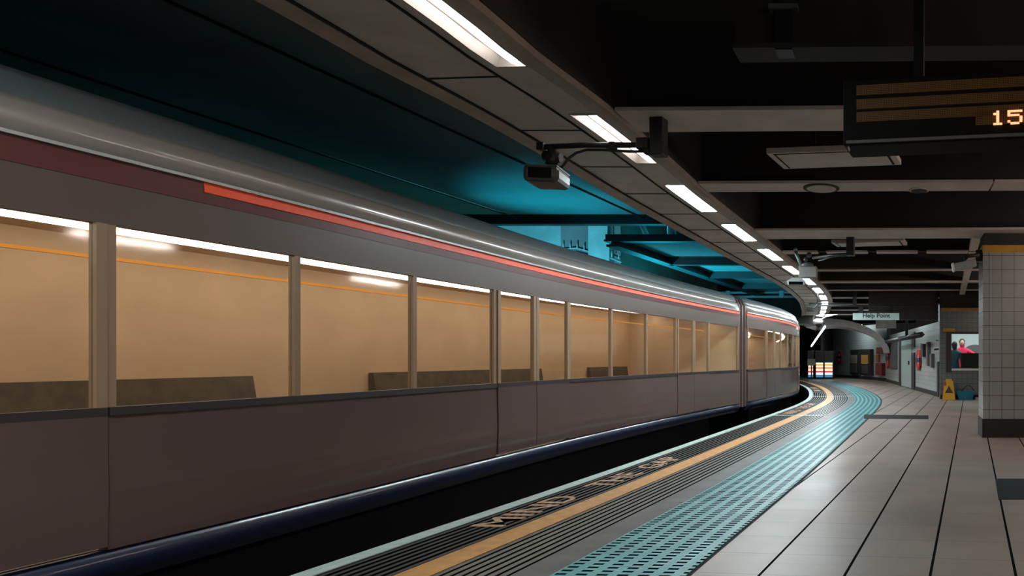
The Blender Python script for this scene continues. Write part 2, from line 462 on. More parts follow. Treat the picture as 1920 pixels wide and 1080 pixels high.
# canopy deck beyond the well
mb = MB(); q = [W(-6.5, 15.5, ZS), W(-2.8, 15.5, ZS), W(-2.6, 20, ZS), W(-2.9, 24, ZS), W(-3.8, 29, ZS), W(-5.8, 29, ZS)]
mb.face(q); mb.face([v + Vector((0, 0, .05)) for v in q][::-1])
tag(mb.build('ceiling_canopy', M_soff), kind='structure')
mb = MB(); bxl = lambda x0, d0, x1, d1, w_, z0, z1: mb.bm and bl(mb, W(x0, d0), W(x1, d1), w_, z0, z1)
def bl(mb, a, b, w_, z0, z1):
    dv = (b - a).normalized(); n = Vector((dv.y, -dv.x, 0)) * w_ / 2
    q = [a - n, a + n, b + n, b - n]; lo = [Vector((v.x, v.y, z0)) for v in q]; hi = [Vector((v.x, v.y, z1)) for v in q]
    mb.face(lo); mb.face(hi[::-1])
    for i in range(4): mb.face([lo[i], hi[i], hi[(i + 1) % 4], lo[(i + 1) % 4]])
bl(mb, W(-6.45, 15.5), W(-5.65, 29), .3, 3.70, 3.75); bl(mb, W(-6.45, 15.5), W(-5.65, 29), .08, 3.75, 3.97)
bl(mb, W(-6.6, 15.5), W(-2.8, 15.5), .24, 3.80, 3.84); bl(mb, W(-6.6, 15.5), W(-2.8, 15.5), .08, 3.84, 3.97)
for d in (18.6, 21.6, 25):
    bl(mb, W(-6.4 + (d - 15.5) * .06, d), W(-2.7, d), .22, 3.70, 3.9)
tag(mb.build('trim_44', M_steel), kind='structure')
mb = MB(); 
mb.tube([W(-5.75, 15.7, 3.95), W(-6.05, 15.7, 4.6)], .06, 6); mb.tube([W(-5.2, 15.7, 3.9), W(-5.2, 15.7, 4.8)], .1, 6); mb.tube([W(-6.6, 15.7, 3.9), W(-6.6, 15.7, 4.8)], .05, 6)
tag(mb.build('trim_45', M_teal), kind='structure')
sbox('wall_portal', -8.1, -3.9, 30.6, 30.9, 2.75, 7, M_dark)
sbox('wall_right', 8.0, 8.2, -5, 60, 0, 4, M_dark)
sbox('wall_back', -14, 8, -5.4, -5.2, -1.3, 4, M_dark)

# ================================================================ PILLAR AND FAR WALLS
x0 = (1843 - PX) / F * 10.5
pil = thing('tiled_pillar', W(x0 + .6, 10.8)); pil['kind'] = 'structure'
pil.name = 'wall_pillar'
def kid(o, par):
    o.parent = par; o.matrix_parent_inverse = par.matrix_basis.inverted() if False else Matrix.Translation(par.location).inverted(); return o
kid(cbox('tiled_shaft', x0, x0 + 1.3, 10.5, 11.08, .285, 2.81, M_ptile), pil)
kid(cbox('yellow_band', x0 - .005, x0 + 1.305, 10.495, 11.085, 2.80, 2.915, mat('yellow tile band', sr(190, 140, 40), .4, noise=.3)), pil)
kid(cbox('plinth', x0 - .012, x0 + 1.31, 10.488, 11.09, 0, .285, mat('black plinth', sr(30, 28, 28), .5)), pil)
kid(cbox('capital', x0 + .02, x0 + 1.28, 10.52, 11.06, 2.915, 3.12, M_dark), pil)

def wallseg(name, a, b, z0, z1, m, th=.2):
    A, B = W(*a), W(*b); dv = (B - A); L = dv.length; dv.normalize(); n = Vector((-dv.y, dv.x, 0))
    M = Matrix.Translation(A) @ Matrix.Rotation(math.atan2(dv.y, dv.x), 4, 'Z')
    mb = MB(); mb.box((0, 0, z0), (L, th, z1)); 
    o = mb.build(name, m); o.matrix_world = M; tag(o, kind='structure'); return o
A1 = (-.78, 36.0); B1 = (1.18, 21.6)
ws = wallseg('wall_far', A1, B1, .0, 2.35, M_wtile)       # angled tiled wall
wallseg('baseboard_far', (A1[0] - .03, A1[1] - .02), (B1[0] - .03, B1[1] - .02), 0, .14, M_dark, .03)
wallseg('wall_end', (-4.55, 46), (-.78, 37), .0, 3.1, M_wtile)
wallseg('baseboard_end', (-4.6, 45.9), (-.82, 36.9), 0, .16, M_dark, .03)
def onwall(px, z, a=A1, b=B1, lift=.0):    # a point on an angled wall at pixel column px
    k = (px - PX) / F; t = (k * a[1] - a[0]) / ((b[0] - a[0]) - k * (b[1] - a[1]))
    return (a[0] + (b[0] - a[0]) * t, a[1] + (b[1] - a[1]) * t)
def zof(py, d): return H + (PY - py) / F * d
def wpanel(px0, px1, zz0, zz1, m, name, parent=None, th=.05, a=A1, b=B1, lift=.03):
    p, q = onwall(px0, 0, a, b), onwall(px1, 0, a, b)
    A, B = W(*p), W(*q); dv = B - A; L = dv.length; dv.normalize()
    mb = MB(); M = Matrix.Translation(A) @ Matrix.Rotation(math.atan2(dv.y, dv.x), 4, 'Z')
    mb.box((0, -lift - th + .02, zz0), (L, -lift + .03, zz1), M, 0); return mb.build(name, m, parent)
# kiosk wall that faces the viewer with a lit window
KD = 20.5
kx0, kx1 = B1[0] - .04, 4.6
wx0, wx1 = (1784 - PX) / F * KD, (1843 - PX) / F * KD + .5
wz0, wz1 = zof(691, KD), zof(626, KD)
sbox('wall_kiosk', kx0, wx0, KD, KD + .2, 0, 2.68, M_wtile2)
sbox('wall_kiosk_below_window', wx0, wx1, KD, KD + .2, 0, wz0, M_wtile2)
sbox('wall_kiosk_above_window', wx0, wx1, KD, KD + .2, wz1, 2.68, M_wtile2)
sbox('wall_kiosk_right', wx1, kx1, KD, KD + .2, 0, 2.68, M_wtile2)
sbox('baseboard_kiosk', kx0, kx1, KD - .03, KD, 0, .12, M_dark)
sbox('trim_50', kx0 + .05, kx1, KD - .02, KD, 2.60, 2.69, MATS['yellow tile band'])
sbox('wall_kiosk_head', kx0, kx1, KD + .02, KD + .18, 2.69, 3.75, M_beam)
sbox('wall_bulkhead', -1.0, kx0 - .02, 21.2, 21.5, 2.38, 3.75, mat('bulkhead', sr(70, 60, 56), .8, noise=.3))
sbox('wall_bulkhead_left', -1.0, -.2, 27.0, 27.4, 2.38, 3.75, mat('pink grey bulkhead', sr(120, 104, 100), .8, noise=.3))
wf = sbox('window_1', wx0 - .06, wx1 + .05, KD - .04, KD, wz0 - .06, wz0, M_trough)
sbox('window_1_frame_head', wx0 - .16, wx1 + .05, KD - .05, KD - .001, wz1, wz1 + .05, mat('brown frame', sr(60, 48, 42), .6))
sbox('window_1_frame_jamb', wx0 - .16, wx0, KD - .05, KD - .001, wz0 - .1, wz1, MATS['brown frame'])
sbox('trim_51', wx0 - .25, wx0 + .1, KD - .1, KD - .052, wz1 + .06, wz1 + .17, MATS['yellow tile band'])
# lit room behind the window
M_room = mat('lit room wall', sr(225, 235, 235), .7)
sbox('wall_room_back', wx0 - .22, wx1 + 1, KD + 3.0, KD + 3.1, 0, 3, M_room)
sbox('wall_room_left', wx0 - .22, wx0 - .15, KD + .2, KD + 3.1, 0, 3, M_room)
sbox('wall_room_right', wx1 + 1, wx1 + 1.1, KD + .2, KD + 3.1, 0, 3, M_room)
sbox('ceiling_room', wx0 - .22, wx1 + 1.1, KD + .2, KD + 3.1, 2.6, 2.68, M_room)
sbox('window_1_pane', wx0, wx1, KD + .09, KD + .1, wz0, wz1, None)
g_ = D.materials.new('window glass'); g_.use_nodes = True; nt = g_.node_tree; nt.nodes.remove(nt.nodes['Principled BSDF'])
tr = nt.nodes.new('ShaderNodeBsdfTransparent'); gl = nt.nodes.new('ShaderNodeBsdfGlossy'); gl.inputs['Roughness'].default_value = .06
lw = nt.nodes.new('ShaderNodeLayerWeight'); lw.inputs[0].default_value = .5; pw_ = nt.nodes.new('ShaderNodeMath'); pw_.operation = 'POWER'; pw_.inputs[1].default_value = 5; nt.links.new(lw.outputs['Facing'], pw_.inputs[0]); fr = nt.nodes.new('ShaderNodeMath'); fr.operation = 'MULTIPLY_ADD'; fr.inputs[1].default_value = .35; fr.inputs[2].default_value = .03; nt.links.new(pw_.outputs[0], fr.inputs[0]); mx = nt.nodes.new('ShaderNodeMixShader')
tr.inputs[0].default_value = (.93, .95, .94, 1)
nt.links.new(fr.outputs[0], mx.inputs[0]); nt.links.new(tr.outputs[0], mx.inputs[1]); nt.links.new(gl.outputs[0], mx.inputs[2])
nt.links.new(mx.outputs[0], nt.nodes['Material Output'].inputs[0]); MATS['glass'] = g_
D.objects['window_1_pane'].data.materials.clear(); D.objects['window_1_pane'].data.materials.append(g_)
rl = thing('room_ceiling_light', W((wx0 + wx1) / 2, KD + 1.4, 2.58))
o = kid(cbox('diffuser', wx0 + .1, wx1 + .3, KD + 1.1, KD + 1.7, 2.55, 2.58, mat('room panel light', (1, 1, 1, 1), .5, emit=(.92, 1, 1, 1), es=7)), rl)
tag(rl, 'flat white ceiling panel light in the lit room behind the kiosk window', 'ceiling light')
ct = thing('counter', W((wx0 + wx1) / 2, KD + .9))
kid(cbox('counter_front', wx0 + .34, wx1 + .6, KD + .6, KD + .64, 0, zof(664, KD + .6), mat('black laminate', sr(22, 22, 24), .4)), ct)
kid(cbox('counter_top', wx0 + .32, wx1 + .65, KD + .56, KD + 1.1, zof(664, KD + .6), zof(664, KD + .6) + .03, MATS['black laminate']), ct)
tag(ct, 'black counter inside the lit room behind the kiosk window', 'counter')
HD = KD + 2.6; hood = thing('arched_panel', W(wx1, HD))
poly = []; hx0, hx1 = (1806 - PX) / F * HD, (1850 - PX) / F * HD
hz0, hz1 = zof(668, HD), zof(646, HD)
for i in range(13):
    a = math.pi * i / 12; poly.append(((hx0 + hx1) / 2 + (hx1 - hx0) / 2 * math.cos(a), hz0 + .1 + (hz1 - hz0 - .1) * math.sin(a)))
poly += [(hx0, 0), (hx1, 0)]
kid(MB().prism(poly, HD, HD + .1, Matrix.Rotation(YAW, 4, 'Z')).build('panel', mat('grey arched', sr(110, 108, 108), .7)), hood)
tag(hood, 'grey round-topped partition behind the black counter in the lit room', 'partition')

# people in the lit room ------------------------------------------------
def figure(base, coat, hair, arm_out, rz, label, scale=1.0):
    r = thing('person', base, rz)
    J = {'pel': (0, 0, .95), 'wai': (0, 0, 1.1), 'che': (0, 0, 1.34), 'nec': (0, 0, 1.48), 'hd0': (0, -.01, 1.58), 'hd1': (0, -.01, 1.7),
         'shl': (-.17, 0, 1.4), 'ell': (-.24, .0, 1.13), 'wrl': (-.22, -.12, .93), 'shr': (.17, 0, 1.4),
         'hpl': (-.1, 0, .9), 'knl': (-.11, -.02, .5), 'anl': (-.11, .02, .09), 'tol': (-.11, -.14, .04), 'hpr': (.1, 0, .9), 'knr': (.11, -.02, .5), 'anr': (.11, .02, .09), 'tor': (.11, -.14, .04)}
    J['elr'], J['wrr'] = (((.36, -.16, 1.28), (.56, -.34, 1.22)) if arm_out else ((.25, 0, 1.13), (.2, -.18, 1.0)))
    R = dict(pel=.15, wai=.13, che=.15, nec=.06, hd0=.085, hd1=.095, shl=.075, ell=.05, wrl=.035, shr=.075, elr=.05, wrr=.035, hpl=.1, knl=.065, anl=.045, tol=.04, hpr=.1, knr=.065, anr=.045, tor=.04)
    Ed = [('pel', 'wai'), ('wai', 'che'), ('che', 'nec'), ('nec', 'hd0'), ('hd0', 'hd1'), ('che', 'shl'), ('shl', 'ell'), ('ell', 'wrl'), ('che', 'shr'), ('shr', 'elr'), ('elr', 'wrr'), ('pel', 'hpl'), ('hpl', 'knl'), ('knl', 'anl'), ('anl', 'tol'), ('pel', 'hpr'), ('hpr', 'knr'), ('knr', 'anr'), ('anr', 'tor')]
    for sd in ('l', 'r'):               # five fingers on each hand
        e, wv = Vector(J['el' + sd]), Vector(J['wr' + sd]); dv = (wv - e).normalized(); sidev = dv.cross(Vector((0, 0, 1))).normalized()
        pm = 'pa' + sd; J[pm] = tuple(wv + dv * .07); R[pm] = .03; Ed.append(('wr' + sd, pm))
        for i, (o_, l_) in enumerate(((-.03, .07), (-.01, .085), (.01, .08), (.03, .06))):
            a_, b_ = 'f%s%d' % (sd, i), 'g%s%d' % (sd, i)
            J[a_] = tuple(Vector(J[pm]) + dv * .03 + sidev * o_); J[b_] = tuple(Vector(J[a_]) + dv * l_ * .7 + Vector((0, 0, -.02)))
            R[a_] = .009; R[b_] = .008; Ed += [(pm, a_), (a_, b_)]
        t_ = 'th' + sd; J[t_] = tuple(Vector(wv) + dv * .05 + sidev * .055); R[t_] = .01; Ed.append(('wr' + sd, t_))
    keys = list(J); me = D.meshes.new('body'); me.from_pydata([J[k] for k in keys], [(keys.index(a), keys.index(b)) for a, b in Ed], [])
    o = link('body', me, coat, r); me.skin_vertices or None
    md = o.modifiers.new('skin', 'SKIN')
    sv = me.skin_vertices[0].data if len(me.skin_vertices) else None
    if sv:
        for i, k in enumerate(keys): sv[i].radius = (R[k], R[k] * (.72 if k in ('che', 'wai', 'pel') else 1))
        sv[0].use_root = True
    md.use_smooth_shade = True; o.modifiers.new('sub', 'SUBSURF').levels = 1
    skin = mat('skin', sr(196, 150, 128), .6)
    hb = MB().ellip((0, -.015, 1.63), (.078, .092, .112)); hb.ellip((0, -.112, 1.62), (.013, .02, .022)); hb.ellip((-.08, -.005, 1.62), (.012, .02, .03)); hb.ellip((.08, -.005, 1.62), (.012, .02, .03))
    hb.ellip((0, -.1, 1.575), (.026, .012, .008)); hd = hb.build('face', skin, r)
    
    for ex in (-.03, .03): MB().ellip((ex, -.097, 1.645), (.011, .008, .007)).build('eye', mat('eyes', sr(20, 18, 16), .3), hd)
    MB().ellip((0, .02, 1.665), (.094, .1, .105)).ellip((0, .05, 1.6), (.08, .06, .1)).build('hair', hair, r)
    tag(r, label, 'person'); r.scale = (scale,) * 3
    return r
figure(W((1790 - PX) / F * 21.75, 21.75), mat('teal coat', sr(30, 92, 102), .8), mat('dark hair', sr(24, 22, 20), .7), False, YAW + math.radians(160), 'person in a dark teal coat with dark hair seen behind the kiosk window', .98)
figure(W((1804 - PX) / F * 22.45, 22.45), mat('red jacket', sr(236, 40, 86), .7), mat('dark hair', sr(24, 22, 20), .7), True, YAW, 'person in a bright pinkish red jacket reaching an arm out behind the kiosk window', 1.04)

# items on the angled wall -------------------------------------------------
M_dfr = mat('dark door frame', sr(26, 27, 28), .5)
for i, (p0, p1, za, zb) in enumerate(((1687.5, 1692, .02, 2.15), (1711.5, 1716.5, .02, 1.42), (1711.5, 1716.5, 1.62, 2.2))):
    tag(wpanel(p0, p1, za, zb, M_dfr, 'trim_%d' % (60 + i)), kind='structure')
dr = wpanel(1692.5, 1711, .03, 2.1, mat('pale door', sr(150, 166, 164), .45, noise=.15), 'door_1'); tag(dr, kind='structure')
o = wpanel(1706.8, 1708, .95, 1.1, M_black, 'door_handle', dr, th=.09)
tag(wpanel(1760, 1763, .0, 1.1, M_dfr, 'trim_63'), kind='structure')
pw = wpanel(1670, 1683, .7, 2.0, mat('poster frame', sr(58, 60, 62), .5), 'notice_board'); tag(pw, 'tall dark framed notice board on the tiled wall left of the pale door', 'notice board')
wpanel(1672, 1681, .85, 1.85, mat('poster dark', sr(84, 92, 92), .6, noise=.5, nscale=9), 'notice_sheet', pw, th=.07)
def roundel(px, py, r, label, a=A1, b=B1, tall=None, name='roundel_sign'):
    x, d = onwall(px, 0, a, b); z = zof(py, d)
    A, B = W(*a), W(*b); dv = (B - A).normalized()
    M = Matrix.Translation(W(x, d, z)) @ Matrix.Rotation(math.atan2(dv.y, dv.x), 4, 'Z')
    t = thing(name, (0, 0, 0)); t.matrix_world = M
    mb = MB(); n = 32; ro, ri = r, r * .62; y0, y1 = -.09, -.03
    for k in range(n):
        a0, a1 = 2 * math.pi * k / n, 2 * math.pi * (k + 1) / n
        c = lambda rr, an, y: (rr * math.cos(an), y, rr * math.sin(an))
        mb.face([c(ro, a0, y0), c(ro, a1, y0), c(ri, a1, y0), c(ri, a0, y0)]); mb.face([c(ro, a0, y0), c(ro, a0, y1), c(ro, a1, y1), c(ro, a1, y0)])
        mb.face([c(ri, a0, y0), c(ri, a1, y0), c(ri, a1, y1), c(ri, a0, y1)])
    mb.build('red_ring', mat('sign red', sr(196, 40, 44), .4), t)
    MB().prism([(ri * math.cos(2 * math.pi * k / n), ri * math.sin(2 * math.pi * k / n)) for k in range(n)], -.06, -.04).build('white_disc', mat('sign white', sr(210, 214, 214), .4), t)
    MB().box((-r * 1.2, -.11, -r * .2), (r * 1.2, -.07, r * .2)).build('blue_bar', mat('sign navy', sr(24, 34, 78), .4), t)
    tag(t, label, 'sign'); return t
roundel(1725, 675, .38, 'large round red ring sign on the tiled wall right of the pale door')
roundel(1666.5, 672, .5, 'round red ring sign at the far left end of the angled tiled wall')
A2, B2 = (-4.55, 46), (-.78, 37)
roundel(1576, 670, .42, 'round red ring sign on the far end wall beside the vending machines', A2, B2)
for px0, px1, z0, z1, nm, lb, ct_ in ((1732, 1736, 1.25, 1.7, 'wall_notice', 'small dark notice on the tiled wall just right of the round sign', 'notice'),
                                  (1742, 1745, .95, 1.75, 'wall_duct', 'tall thin grey duct on the tiled wall right of the round sign', 'duct'),
                                  (1749, 1752.5, .9, 1.35, 'wall_cabinet', 'small brown cabinet low on the tiled wall below the bracket', 'cabinet')):
    t = wpanel(px0, px1, z0, z1, mat(nm, sr(92, 88, 84) if nm != 'wall_notice' else sr(34, 36, 40), .5), nm, th=.1); tag(t, lb, ct_)
p, d = onwall(1757, 0); t = thing('wall_bracket', W(p, d, 1.5))
kid(MB().tube([W(p - .02, d - .1, 1.78), W(p + .12, d - .25, 1.78), W(p + .12, d - .25, 1.5), W(p - .1, d - .2, 1.48)], .035, 8).build('arm', M_black), t)
tag(t, 'black hook-shaped bracket on the tiled wall near the kiosk corner', 'bracket')
# vending cabinets / posters on the end wall
for p0, p1, lb, c_ in ((1600, 1615.5, 'tall dark glazed cabinet on the far end wall, the left of two', sr(120, 110, 96)), (1620.5, 1638, 'tall dark glazed cabinet with amber panel on the far end wall, the right of two', sr(186, 140, 74))):
    t = thing('display_cabinet', (0, 0, 0))
    wpanel(p0, p1, .25, 1.72, mat('cabinet dark', sr(42, 42, 44), .4), 'case', t, .2, A2, B2)
    wpanel(p0 + 2.5, p1 - 2.5, .9, 1.4, mat('panel %s' % lb[:12] + p0.__str__(), c_, .5), 'panel', t, .26, A2, B2)
    wpanel(p0 + 2.5, p1 - 2.5, .35, .85, mat('panel low', sr(70, 66, 64), .5), 'lower_panel', t, .25, A2, B2)
    tag(t, lb, 'cabinet', None)
t = thing('fire_cabinet', (0, 0, 0)); wpanel(1648, 1660, .3, .95, mat('dark red', sr(110, 30, 30), .5), 'box', t, .2, A2, B2); wpanel(1646, 1659, 1.45, 1.8, MATS['dark red'], 'red_panel', t, .1, A2, B2)
wpanel(1645, 1650, 1.0, 1.4, mat('rust panel', sr(150, 80, 50), .5), 'notice', t, .08, A2, B2)
tag(t, 'dark red cabinet and panel at the right end of the far end wall', 'cabinet')

def recentre(t, a, b, px0, px1):
    x, d = onwall((px0 + px1) / 2, 0, a, b); t.location = W(x, d)
    bpy.context.view_layer.update()
    for c in t.children: c.matrix_parent_inverse = Matrix.Translation(t.location).inverted()
for o in list(D.objects):
    if o.name.startswith('display_cabinet'): recentre(o, A2, B2, *((1600, 1615) if o.name == 'display_cabinet' else (1620, 1638)))
    if o.name == 'fire_cabinet': recentre(o, A2, B2, 1648, 1660)
# arched vault in front of the end wall
mb = MB(); vc = W(-3.9, 36); nseg = 24; prevr = None
pts = []
for i in range(nseg + 1):
    u = i / nseg; an = math.pi * (.62 - .60 * u)     # from crown to springing on the right
    pts.append((-3.6 + 2.75 * math.cos(an), 1.35 + 1.45 * math.sin(an), -3.6 + 3.05 * math.cos(an), 1.35 + 1.78 * math.sin(an)))
R = Matrix.Rotation(YAW, 4, 'Z')
poly = [(p[0], p[1]) for p in pts] + [(p[2], p[3]) for p in pts[::-1]]
vm = mat('vault plaster', sr(170, 160, 156), .7, noise=.2)
for i in range(nseg):
    a, b = pts[i], pts[i + 1]
    for y0, y1 in ((33.5, 37.5),):
        q = [(a[0], a[1]), (b[0], b[1]), (b[2], b[3]), (a[2], a[3])]
        mb.prism(q, y0, y1, R)
tag(mb.build('ceiling_vault', vm), kind='structure')
sbox('ceiling_far', -12, 1, 30.9, 50, 3.75, 3.9, M_dark)
sbox('wall_dark_end', -14, -4.3, 50, 50.2, -1.3, 3.8, M_dark)
sbox('trim_64', -4.75, -4.6, 40.8, 46, 0, 3.0, M_dark)

# vending machines
M_vb = mat('vending body', sr(20, 20, 22), .4)
for p0, p1, lb in ((1515, 1525, 'narrow black vending machine with lit shelves, leftmost of the three beside the train'), (1529.5, 1544, 'black vending machine with lit yellow and red shelves, middle of the three'), (1546, 1561.5, 'black vending machine with lit yellow and red shelves, rightmost of the three')):
    d = 40.0; xa, xb = (p0 - PX) / F * d, (p1 - PX) / F * d
    t = thing('vending_machine', W((xa + xb) / 2, d + .3))
    kid(cbox('body', xa - .03, xb + .03, d, d + .7, 0, 1.65, M_vb, None, .02), t)
    zz = [(.12, .25, sr(60, 110, 150)), (.26, .38, sr(230, 220, 215)), (.39, .47, sr(200, 40, 50)), (.48, .58, sr(240, 225, 215)), (.59, .70, sr(225, 150, 90)), (.71, .78, sr(240, 228, 205)), (.79, .87, sr(215, 160, 60)), (.88, .95, sr(245, 235, 220))]
    for z0, z1, c in zz:
        nm = 'lit shelf %.2f' % z0
        kid(cbox('lit_shelf', xa + .02, xb - .02, d - .03, d + .02, z0, z1, mat(nm, c, .5, emit=c, es=.9)), t)
    tag(t, lb, 'vending machine', 'vending machines at the platform end')
t = thing('wall_sign', W(-4.95, 39.8)); d = 39.5
kid(cbox('sign_plate', (1514 - PX) / F * d, (1528 - PX) / F * d, d, d + .08, zof(685, d), zof(673, d), mat('grey sign', sr(120, 122, 120), .5)), t)
kid(cbox('post', (1521 - PX) / F * d - .03, (1521 - PX) / F * d + .03, d + .08, d + .14, 0, zof(674, d), M_black), t)
tag(t, 'small grey sign plate on a post above the leftmost vending machine', 'sign')

# row of far tube lamps beyond the bend
for k in range(7):
    u0, u1 = k / 7, (k + .72) / 7
    pa = lambda u: W(-3.25 + (-5.6 + 3.25) * u, 29.5 + 13.5 * u, 2.55 - .62 * u)
    a, b = pa(u0), pa(u1); t = thing('batten_light', (a + b) / 2)
    kid(MB().tube([a, b], .045, 8).build('tube', mat('far tube', (1, 1, 1, 1), .5, emit=(.86, .97, 1, 1), es=6)), t)
    kid(MB().tube([a + Vector((.0, 0, .07)), b + Vector((0, 0, .07))], .04, 6).build('housing', M_steel), t)
    kid(MB().tube([(a + b) / 2 + Vector((0, 0, .1)), (a + b) / 2 + Vector((0, 0, 1.2))], .012, 6).build('hanger', M_steel), t)
    tag(t, 'bare tube light hung in a slanting row beyond the bend of the platform', 'ceiling light', 'hanging tube lights beyond the bend')

# ================================================================ HANGING THINGS
def txt(body, size, name, m, M, parent=None, ext=.004, sx=1):
    c = D.curves.new(name, 'FONT'); c.body = body; c.size = size; c.extrude = ext; c.offset = .003; c.align_x = 'CENTER'; c.align_y = 'CENTER'
    o = D.objects.new(name, c); me = D.meshes.new_from_object(o); D.objects.remove(o)
    me.transform(Matrix.Diagonal((sx, 1, 1, 1)))
    o = link(name, me, m, None); o.matrix_world = M
    if parent: o.parent = parent; o.matrix_parent_inverse = Matrix.Translation(parent.location).inverted()
    return o
FACE = Matrix.Rotation(YAW, 4, 'Z') @ Matrix.Rotation(math.pi / 2, 4, 'X')
# departure board
DB = 3.4; bx0, bx1 = (1580 - PX) / F * DB, (1580 - PX) / F * DB + 1.5
bz0, bz1 = zof(262, DB), zof(135, DB)
t = thing('departure_board', W(.4, DB + .1, bz0))
tilt = .035
def brot(o):
    return kid(o, t)
brot(cbox('housing', bx0, bx1, DB, DB + .22, bz0, bz1, mat('board black', sr(20, 17, 15), .7, spec=.15), None, .01))
brot(cbox('bottom_trim', bx0 + .02, bx1, DB - .012, DB, bz0 + .008, bz0 + .022, mat('grey trim', sr(100, 96, 92), .5)))
M_amb, g = newm('amber dot rows'); u, v = g.uv()
dots = g.math('MULTIPLY', g.line(u, .0085, .005), g.line(v, .0085, .005))
g.set('Base Color', g.mix(dots, sr(46, 34, 16), sr(110, 78, 28))); g.set('Roughness', .5)
g.set('Emission Color', sr(190, 120, 30)); g.set('Emission Strength', g.math('MULTIPLY', dots, .035))
for y0, y1 in ((148, 167), (175, 194), (199, 218)):
    brot(cbox('dot_row', bx0 + .07, bx1 - .07, DB - .006, DB + .002, zof(y1, DB), zof(y0, DB), M_amb))
brot(cbox('clock_field', (1834 - PX) / F * DB, (1834 - PX) / F * DB + .35, DB - .006, DB + .002, zof(235, DB), zof(210, DB), M_amb))
# clock digits from dots, five by seven
dig = {'1': ['00100', '01100', '00100', '00100', '00100', '00100', '01110'], '5': ['11111', '10000', '11110', '00001', '00001', '10001', '01110'], ':': ['0', '1', '1', '0', '1', '1', '0']}
mb = MB(); cx = (1862 - PX) / F * DB; zt = zof(210.5, DB); cw_ = .0145; chh = .0098
R = Matrix.Rotation(YAW, 4, 'Z')
for chx in '15:':
    gl_ = dig[chx]; mb = MB()
    for r_, rowb in enumerate(gl_):
        for c_, bit in enumerate(rowb):
            if bit == '1': mb.box((cx + c_ * cw_ + .0005, DB - .012, zt - (r_ + 1) * chh + .0005), (cx + (c_ + 1) * cw_ - .0005, DB - .005, zt - r_ * chh - .0005), R)
    cx += (len(gl_[0]) + .7) * cw_
    dg = brot(mb.build('clock_digit', mat('lit digits', sr(255, 120, 80), .5, emit=(1, .30, .14, 1), es=1.7))); dg['label'] = 'glowing orange red clock digit'
brot(MB().tube([W(bx0 + .03, DB - .01, bz0 - .004), W(bx0 + .03, DB + .02, bz0 - .02)], .006, 8).build('latch', mat('chrome', sr(190, 200, 200), .2, 1)))
for x in (bx0 + .35, bx0 + 1.15): brot(cbox('hanger', x, x + .05, DB + .08, DB + .13, bz1, 3.76, M_black))
t.rotation_euler.z = -.14
tag(t, 'black hanging departure board with dim amber dot rows and a lit red clock', 'departure board')

# help point sign
hd = 19.9; hx0, hx1 = (1599 - PX) / F * hd, (1686 - PX) / F * hd; hz0, hz1 = zof(599.5, hd), zof(587, hd)
t = thing('hanging_sign', W((hx0 + hx1) / 2, hd, hz0))
kid(cbox('sign_box', hx0, hx1, hd, hd + .22, hz0, hz1, mat('pale sign', sr(188, 206, 202), .4, emit=sr(170, 205, 200), es=.12)), t)
txt('Help Point', .17, 'lettering', M_black, Matrix.Translation(W((1643 - PX) / F * hd, hd - .004, (hz0 + hz1) / 2 + .02)) @ FACE, t, .003, 1.08)
for px in (1614, 1671): 
    x = (px - PX) / F * hd; kid(cbox('hanger', x - .06, x + .06, hd + .08, hd + .16, hz1, zof(572, hd), M_black), t)
kid(cbox('rail', (1515 - PX) / F * hd, (1742 - PX) / F * hd, hd + .08, hd + .16, zof(574, hd), zof(571, hd), M_black), t)
x = (1602 - PX) / F * hd; kid(cbox('post', x - .05, x + .05, hd + .05, hd + .19, zof(572, hd), 3.76, M_black), t)
tag(t, 'long pale hanging sign reading Help Point under a black rail', 'sign')

def cctv(name, M, L, label, body_m, scale=1.0, group=None, shroud=True):
    # body points along -Y of its own frame
    pass
# near camera on a black arm
d = 5.5
def q(px, py, dd=None): return P(px, py, d if dd is None else dd)
t = thing('security_camera', q(1233, 222)); t.location.z = 3.1
kid(MB().box((-.055, -.055, -.30), (.055, .055, .0), Matrix.Translation(q(1235, 222)) , .008).build('post', M_black), t)
mb = MB().tube([q(1242, 272), q(1100, 272), q(1012, 276)], .022, 10).box((-.03, -.03, -.03), (.03, .03, .03), Matrix.Translation(q(1016, 275)), .005)
mb.box((-.05, -.05, -.05), (.05, .05, .04), Matrix.Translation(q(1208, 270)), .008); mb.box((-.025, -.03, -.035), (.02, .03, .02), Matrix.Translation(q(1150, 272)), .004)
mb.box((-.02, -.03, -.03), (.03, .03, .03), Matrix.Translation(q(1214, 283)), .004)
kid(mb.build('arm', M_black), t)
cab = [q(1222, 284), q(1180, 284), q(1130, 281), q(1100, 281), q(1080, 287), q(1065, 298), q(1055, 312), q(1043, 318)]
kid(MB().tube(cab, .011, 8).build('cable', M_black), t)
kid(MB().tube([q(1032, 276), q(1040, 296), q(1033, 312)], [.028, .045, .05], 10).tube([q(1020, 292), q(1052, 296)], .04, 8).build('knuckle', M_black), t)
Mh = Matrix.Translation(q(1026, 333)) @ Matrix.Rotation(YAW + .14, 4, 'Z')
hs = kid(MB().box((-.13, -.16, -.065), (.13, .16, .06), Mh, .035).build('camera_housing', mat('camera grey', sr(62, 58, 58), .4, noise=.2)), t)
o = MB().box((-.085, -.17, -.04), (.085, -.155, .038), Mh, .006).build('front_glass', mat('lens glass', sr(12, 12, 12), .1)); o.parent = hs
kid(MB().box((-.12, -.14, .055), (.12, .16, .068), Mh, .004).build('sun_shield', mat('camera shield', sr(60, 58, 58), .4)), t)
tag(t, 'grey security camera on a long black arm in front of the second tube light', 'security camera')

